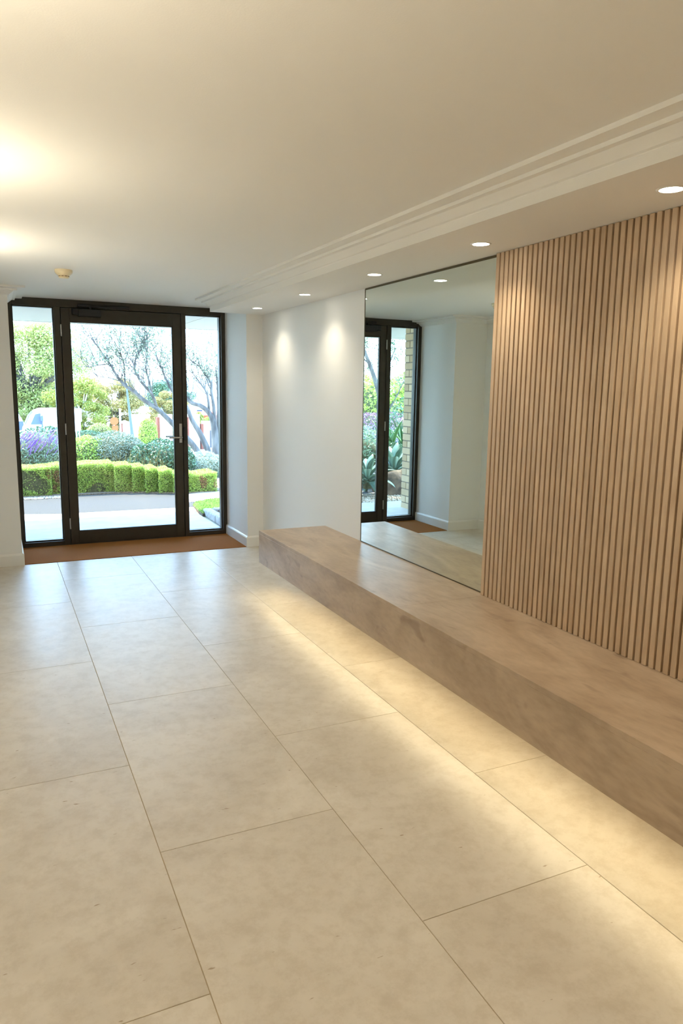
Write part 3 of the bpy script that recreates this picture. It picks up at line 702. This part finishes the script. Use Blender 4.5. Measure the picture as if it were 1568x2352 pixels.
bush('round_shrub', 'largest dome-shaped grey-green shrub in the middle behind the hedge', 'shrub', 1.71, 12.35, 0, 0.54, 0.48, 0.715, M_grey, 11000, 0.032)
bush('round_shrub', 'dark green spreading shrub right of the grey-green dome', 'shrub', 2.36, 11.75, 0, 0.52, 0.45, 0.60, M_dark, 5000, 0.046, 0.55, lump=.16)
bush('silver_shrub', 'feathery silver-leaved shrub behind the right end of the hedge', 'shrub', 3.05, 11.9, -.05, 0.58, 0.42, 0.42, M_silver, 8000, 0.055, 0.14, lump=.22)
bush('small_shrub', 'small bright green shrub beside the silver-leaved one', 'shrub', 3.52, 11.9, -.05, 0.24, 0.25, 0.30, M_lime, 1500, 0.045, 0.5)
bush('small_shrub', 'low dark shrub past the right end of the hedge', 'shrub', 3.28, 10.75, -.05, 0.22, 0.22, 0.20, M_grey, 1100, 0.035, 0.4)
# wispy stems in front of domes
random.seed(11)
b = MB()
for i in range(70):
    x = random.uniform(1.35, 2.3); y = random.uniform(11.0, 11.3); h = random.uniform(.15, .38)
    b.tube([(x, y, 0), (x + random.uniform(-.05, .05), y, h * .6 + .15), (x + random.uniform(-.12, .12), y, h + .15)], [.003, .0025, .001], 4)
tag(b.build('dry_grass_stems', M_tan), 'thin pale grass stems standing between hedge and domes', 'grass', kind='stuff')

# ---- grey-barked leaning tree
BR = {
'A': [(3.64,14.0,-0.05),(3.47,14.0,0.28),(3.32,14.0,0.45),(3.05,14.0,0.74),(2.94,14.0,0.85),(2.74,14.0,1.06),(2.52,14.0,1.17),(2.34,14.0,1.36),(2.18,14.0,1.44),(2.11,14.0,1.53),(2.01,14.0,1.67),(1.93,14.0,1.84),(1.79,14.0,2.04),(1.67,14.0,2.22)],
'B': [(3.76,14.0,-0.05),(3.74,14.0,0.17),(3.64,14.0,0.39),(3.56,14.0,0.57),(3.42,14.0,0.79),(3.37,14.0,0.9),(3.32,14.0,1.07),(3.2,14.0,1.21),(3.07,14.0,1.31),(2.96,14.0,1.51),(2.86,14.0,1.75),(2.77,14.0,1.99)],
'C': [(2.74,14.0,1.06),(2.64,13.9,1.34),(2.48,13.8,1.46),(2.38,13.8,1.61),(2.31,13.8,1.77),(2.33,13.8,1.9),(2.47,13.8,2.13),(2.58,13.8,2.38)],
'D': [(2.18,14.0,1.44),(2.19,14.1,1.64),(2.19,14.1,1.9),(2.1,14.1,2.1),(2.14,14.1,2.34)],
'E': [(2.64,13.9,1.34),(2.57,13.8,1.58),(2.51,13.8,1.8),(2.57,13.8,2.03),(2.51,13.8,2.22)],
'F': [(1.93,14.0,1.84),(1.74,14.2,1.82),(1.59,14.2,1.77)],
'G': [(2.11,14.0,1.53),(1.9,14.0,1.6),(1.71,14.0,1.6)]}
BR2 = {
'H': [(4.03,14.6,-0.1),(4.02,14.6,0.42),(3.99,14.6,0.78),(3.9,14.6,0.96),(3.72,14.6,1.1),(3.54,14.6,1.12),(3.47,14.6,1.21),(3.3,14.6,1.39),(3.15,14.6,1.68)],
'I': [(3.9,14.6,0.96),(3.89,14.6,1.31),(3.76,14.6,1.49),(3.59,14.6,1.71)],
'J': [(4.02,14.6,0.42),(4.01,14.6,1.08),(3.94,14.6,1.4),(3.98,14.6,1.51),(3.82,14.6,1.72),(3.73,14.6,1.87),(3.59,14.6,1.92)],
'K': [(4.15,14.8,-0.1),(4.15,14.8,0.3),(4.18,14.8,1.14),(4.16,14.8,1.49),(4.11,14.8,1.8)],
'L': [(4.18,14.8,1.14),(4.28,14.8,1.54),(4.24,14.8,1.97)]}
RAD = dict(A=(.070, .010), B=(.075, .012), C=(.032, .007), D=(.022, .006), E=(.020, .006), F=(.014, .004), G=(.012, .004),
           H=(.085, .014), I=(.03, .008), J=(.04, .008), K=(.10, .02), L=(.035, .010))
def twigs(b, p, d, L, r, depth, ends):
    ps = [p]; q = p.copy(); dd = d.copy(); n = 4
    for i in range(n):
        dd = (dd + Vector((random.uniform(-.35, .35), random.uniform(-.35, .35), random.uniform(-.1, .35)))).normalized()
        q = q + dd * L / n; ps.append(q.copy())
    b.tube(ps, [r * (1 - .16 * i) for i in range(n + 1)], 5 if r > .006 else 4, caps=False)
    ends.append(q)
    if depth > 0:
        for i in (2, 3, 4):
            if random.random() < .85:
                nd = (dd + Vector((random.uniform(-1, 1), random.uniform(-.8, .8), random.uniform(-.2, .9)))).normalized()
                twigs(b, ps[i], nd, L * random.uniform(.5, .8), r * .55, depth - 1, ends)
def leaning_tree(label, brs, seed, lm, nl, loc):
    random.seed(seed)
    o = thing('grey_barked_tree', loc, label, 'tree'); b = MB(); ends = []; t = MB()
    for k, pts in brs.items():
        r0, r1 = RAD[k]; n = len(pts)
        # smooth the polyline
        P = [Vector(p) for p in pts]; Q = [P[0]]
        for i in range(n - 1):
            Q.append(P[i].lerp(P[i + 1], .5)); Q.append(P[i + 1])
        Q = [Q[0]] + [(Q[i - 1] + Q[i] * 2 + Q[i + 1]) / 4 for i in range(1, len(Q) - 1)] + [Q[-1]]
        b.tube(Q, [r0 + (r1 - r0) * (i / (len(Q) - 1)) ** .8 for i in range(len(Q))], 10)
        for i in range(2, len(Q)):
            if Q[i].z > 1.05:
                dirv = (Q[i] - Q[i - 1]).normalized()
                for _ in range(2 if random.random() < .6 else 3):
                    nd = (dirv * .6 + Vector((random.uniform(-.9, .6), random.uniform(-.6, .6), random.uniform(-.1, 1.1)))).normalized()
                    twigs(t, Q[i], nd, random.uniform(.22, .52), .0075, 2, ends)
    b.build('trunk', M_bark, o, smooth=True); t.build('twigs', M_bark, o)
    E = np.array([tuple(e) for e in ends if e.z > 1.62]); idx = rng.integers(0, len(E), nl)
    c = E[idx] + rng.normal(size=(nl, 3)) * .045
    leafmesh('foliage', c, None, .05, .45, lm, o)
leaning_tree('grey-barked tree leaning left across the view with sparse twigs and leaves', BR, 21, M_grey, 5200, (3.7, 14.0, -.05))
leaning_tree('upright grey multi-stemmed tree seen through the right sidelight', BR2, 33, M_grey, 2200, (4.05, 14.6, -.05))

BR3 = {'K': [(-4.3,15.9,-0.1),(-4.25,15.9,0.7),(-4.1,15.9,1.4),(-3.8,15.8,2.0),(-3.5,15.7,2.5),(-3.3,15.7,3.0)],
 'L': [(-4.1,15.9,1.4),(-4.3,15.9,1.9),(-4.5,15.9,2.4)], 'D': [(-3.8,15.8,2.0),(-3.6,15.8,2.2),(-3.3,15.8,2.3)], 'E': [(-4.25,15.9,0.7),(-4.6,15.9,1.3),(-4.9,15.9,1.9)]}
leaning_tree('slender dark tree rising above the flowering shrubs, left of the entrance', BR3, 44, M_dark, 2600, (-4.3, 15.9, -.05))

# ---- trees beyond the street
def tree(label, x, y, z0, h, rx, m, n, size, clumps, trunk_m=M_bark, cb=0.28):
    o = thing('leafy_tree', (x, y, z0), label, 'tree', 'trees beyond the street')
    b = MB(); top = z0 + h
    b.tube([(x, y, z0), (x + .1, y, z0 + h * .25), (x - .1, y, z0 + h * .5)], [h * .03, h * .024, h * .015], 10)
    cc, dd = [], []
    for i in range(clumps):
        a = random.uniform(0, 6.28); s = random.random() ** .6
        zz = z0 + h * random.uniform(cb, .88); lim = math.sin(math.pi * min(1, max(.12, (zz - z0) / h * .95))) ** .6
        cx, cy = x + rx * s * lim * math.cos(a), y + rx * .6 * s * lim * math.sin(a)
        r = rx * random.uniform(.20, .34)
        c, d = shell(cx, cy, zz, r, r, r * .75, n // clumps, thick=.6, zmin=-1)
        cc.append(c); dd.append(d)
        b.tube([(x, y, z0 + h * .4), ((x + cx) / 2, (y + cy) / 2, (z0 + h * .45 + zz) / 2), (cx, cy, zz)], [h * .010, h * .007, h * .003], 6)
    leafmesh('foliage', np.vstack(cc), np.vstack(dd), size, .5, m, o); b.build('trunk', trunk_m, o)
random.seed(8)
tree('wide pale green tree filling the left sidelight above the van', 2.2, 53, -3.0, 9.1, 3.9, M_grn, 60000, .16, 90, cb=.12)
tree('yellow-green tree with pale bark behind the road sign', 4.9, 49, -2.6, 5.0, 1.9, M_yel, 24000, .13, 44, M_pbark, cb=.1)
tree('bright yellow tree rising left of the door glass', 4.6, 62, -3.4, 8.4, 2.0, M_yel, 16000, .18, 34, M_pbark, cb=.2)
tree('tan and yellow low tree behind the orange sign', 7.9, 56, -2.9, 5.1, 2.3, M_tan, 26000, .14, 50, cb=.1)
tree('tan-leaved tree behind the white pillar', 11.6, 54, -2.9, 4.6, 1.6, M_tan, 14000, .14, 30, cb=.15)
tree('dark green tree in front of the pale tower building', 12.6, 60, -3.3, 5.5, 2.2, M_dark, 9000, .14, 26, cb=.6)
tree('pale green tree far to the left of the entrance', -13, 52, -3.0, 7.0, 3.5, M_grn, 8000, .24, 24)
bush('cone_shrub', 'bright green cone-shaped shrub left of the white pillar', 'shrub', 7.15, 39, -1.95, .50, .45, 1.75, M_lime, 4000, .09)
bush('cone_shrub', 'light yellow-green climbing shrub between the pillars', 'shrub', 10.75, 42.5, -2.2, .38, .35, 2.2, M_yel, 3000, .09)
bush('cone_shrub', 'yellow-green shrub top showing over the wall near the fence', 'shrub', 11.6, 43.5, -2.2, .45, .35, 1.9, M_lime, 3000, .09)
bush('street_hedge', 'dark blue-green hedge along the street behind the sign posts', 'hedge', 4.0, 38.6, -1.8, 1.2, .45, 1.02, M_dark, 5000, .08, core=.85)
bush('street_shrub', 'soft grey-green shrub between street hedge and orange sign', 'shrub', 4.95, 41, -2.0, .75, .5, 1.45, M_grn, 3500, .09)

# ---- van
def van():
    o = thing('van', (2.6, 46, -2.4), 'white van with rounded roof parked on the street, left sidelight', 'van')
    P = [(1.32, -2.1), (1.30, -1.55), (1.36, -1.05), (1.52, -0.75), (1.72, -0.30), (1.98, -0.02), (2.3, 0.10), (3.9, 0.12), (4.35, 0.05), (4.45, -0.3), (4.48, -2.1)]
    b = MB(); b.extr([[(x, y, z) for x, z in P] for y in (45.2, 46.9)]); v = b.build('body', M_white, o)
    m = v.modifiers.new('round', 'BEVEL'); m.width = .12; m.segments = 4; m.limit_method = 'ANGLE'
    b = MB(); b.extr([[(x, y, z) for x, z in [(1.50, -.80), (1.70, -.33), (1.92, -.08), (1.99, -.10), (1.62, -.82)]] for y in (45.3, 46.8)])
    s = b.build('windscreen', M_cglass, o); s.location.x -= 0.03
    b = MB(); b.extr([[(x, y, z) for x, z in [(1.75, -.80), (2.02, -.22), (2.30, -.16), (2.34, -.80)]] for y in (45.185, 45.215)]); b.build('side_window', M_cglass, o)
    for x in (1.95, 3.8):
        b = MB(); ring = []
        for yy, r in ((45.17, .27), (45.2, .32), (45.40, .32)): ring.append([(x + r * math.cos(a * math.pi / 12), yy, -2.10 + r * math.sin(a * math.pi / 12)) for a in range(24)])
        b.extr(ring); b.build('wheel', M_tyre, o)
    b = MB(); b.bbox(2.28, 2.42, 44.98, 45.12, -.62, -.28, b=.03); b.box(2.33, 2.40, 45.1, 45.2, -.9, -.5); b.build('side_mirror', M_polegrey, o)
    # second vehicle behind, only its rear corner shows
    q = thing('parked_car', (0.4, 50, -2.7), 'white vehicle with dark rear window at the left edge behind the van', 'car')
    b = MB(); b.extr([[(x, y, z) for x, z in [(-2.4, -2.5), (-2.4, -1.2), (-1.8, -.35), (-1.4, -.20), (1.2, -.20), (1.55, -.9), (1.62, -1.3), (1.62, -2.5)]] for y in (49.2, 50.9)])
    v = b.build('body', M_white, q); m = v.modifiers.new('round', 'BEVEL'); m.width = .1; m.segments = 3; m.limit_method = 'ANGLE'
    b = MB(); b.extr([[(x, y, z) for x, z in [(1.22, -.80), (1.22, -1.35), (1.52, -1.35), (1.50, -.80)]] for y in (49.18, 49.21)]); b.build('rear_window', M_cglass, q)
    b = MB(); b.extr([[(x, y, z) for x, z in [(-1.5, -.9), (-1.3, -.4), (1.0, -.4), (1.1, -.9)]] for y in (49.18, 49.21)]); b.build('side_window', M_cglass, q)
    for x in (-1.6, 1.0):
        b = MB(); ring = []
        for yy, r in ((49.15, .27), (49.18, .32), (49.38, .32)): ring.append([(x + r * math.cos(a * math.pi / 12), yy, -2.45 + r * math.sin(a * math.pi / 12)) for a in range(24)])
        b.extr(ring); b.build('wheel', M_tyre, q)
van()
# ---- street furniture and far buildings
o = thing('road_sign', (3.35, 36, -1.66), 'blank white rectangular sign on two posts beyond the garden', 'sign')
boxes('panel', M_white, [(3.05, 3.60, 35.97, 36.0, -.22, .39)], o, bev=.012)
for x in (3.34, 3.47):
    b = MB(); b.tube([(x, 36.02, -1.75), (x, 36.02, .2)], .022, 8); b.build('post', M_white, o)
o = thing('orange_street_sign', (5.4, 38, -1.8), 'orange disc above an orange board beside a thin white post', 'sign')
b = MB(); b.tube([(5.33, 37.98, -.30), (5.33, 38.0, -.30)], .20, 24); b.build('disc', M_orange, o)
boxes('board', M_orange, [(5.22, 5.50, 38.0, 38.03, -1.3, -.52)], o); b = MB(); b.tube([(5.33, 38.05, -1.85), (5.33, 38.05, .0)], .025, 8); b.build('post', M_white, o)
b = MB(); b.tube([(5.62, 38, -1.85), (5.62, 38, .33)], .045, 8); tag(b.build('marker_post', M_white), 'thin white post beside the orange street sign', 'post')
o = thing('letterbox_pillar', (6.02, 39, -1.9), 'short brick pillar with white rendered face and gabled cap by the lamp post', 'pillar')
boxes('shaft', M_render, [(5.87, 6.22, 38.9, 39.2, -1.9, -.46)], o); boxes('brick_edge', M_redbrick, [(5.80, 5.868, 38.9, 39.2, -1.9, -.46)], o)
b = MB(); b.extr([[(5.76, y, -.46), (6.26, y, -.46), (6.26, y, -.40), (6.01, y, -.31), (5.76, y, -.40)] for y in (38.85, 39.25)]); b.build('cap', M_render, o)
b = MB(); b.tube([(4.92, 30, -1.3), (4.88, 30, -.45), (4.80, 30, .5), (4.74, 30, 1.2), (4.72, 30, 1.55)], [.075, .065, .045, .036, .030], 12)
tag(b.build('lamp_post', M_polegrey, smooth=True), 'slender blue-grey tapered lamp post in the middle of the door view', 'lamp post')
o = thing('street_wall', (7.2, 41, -2.1), 'white rendered wall block between lamp post and cone shrub', 'wall')
boxes('wall', M_render, [(6.66, 7.62, 40.9, 41.2, -2.1, -.15)], o); boxes('coping', M_render, [(6.62, 7.66, 40.85, 41.25, -.15, -.09)], o)
def pillar(lbl, x, y, wdt, top):
    o = thing('gate_pillar', (x, y, -2.0), lbl, 'pillar', 'gate pillars on the street')
    boxes('brick_side', M_redbrick, [(x, x + .13, y, y + .5, -2.0, top - .15)], o)
    boxes('rendered_face', M_render, [(x + .131, x + wdt, y, y + .5, -2.0, top)], o)
pillar('wide white gate pillar with red brick side, seen beside the door handle', 7.85, 40, .80, -.05)
pillar('white gate pillar with red brick side at the right sidelight edge', 9.43, 40, .72, -.05)
pillar('shorter pinkish brick-sided gate pillar in the right sidelight', 10.24, 40, .62, -.42)
b = MB(); b.tube([(10.05, 41, -2.1), (10.05, 41, -.6)], .07, 10); tag(b.build('downpipe', M_polegrey), 'grey vertical pipe between two gate pillars', 'pipe')
o = thing('iron_fence', (10.8, 38, -1.75), 'dark iron railing fence on a low stone base, right sidelight', 'fence')
f = MB()
for i in range(14): f.tube([(10.28 + i * .10, 38, -1.70), (10.28 + i * .10, 38, -.93)], .012, 6)
f.tube([(10.2, 38, -.98), (11.7, 38, -.98)], .016, 6); f.tube([(10.2, 38, -1.45), (11.7, 38, -1.45)], .014, 6); f.build('railings', M_iron, o)
b = MB(); b.tube([(10.22, 38, -1.75), (10.22, 38, -.80)], .05, 8); b.build('post', M_iron, o)
boxes('stone_base', M_render, [(10.1, 11.8, 37.85, 38.15, -2.0, -1.72)], o)
o = thing('house', (15, 57, -3.3), 'pale house with orange roof and small grey window, right sidelight', 'building')
boxes('wall', M_render, [(12.6, 21, 56, 62, -3.4, -0.62)], o)
b = MB(); b.extr([[(14.2, y0, z0), (20.5, y0, z0 - .10), (20.5, y0 + .02, z0 - .35), (14.6, y0 + .02, z0 - .30)] for y0, z0 in ((55.6, -.72), (57.5, -.45))]); b.build('roof', M_roof, o)
o = thing('tower_building', (16, 64, -3.5), 'tall pale block rising behind the trees on the right', 'building')
boxes('wall', mat('pale_cladding', (0.60, 0.72, 0.78), .7), [(11.4, 26, 63, 72, -3.6, 2.15)], o)
boxes('upper_wall', M_render, [(15.6, 26, 62.5, 63, -3.6, .9)], o)
boxes('window', M_wing, [(15.65, 16.1, 62.45, 62.52, -.95, -.50)], o)
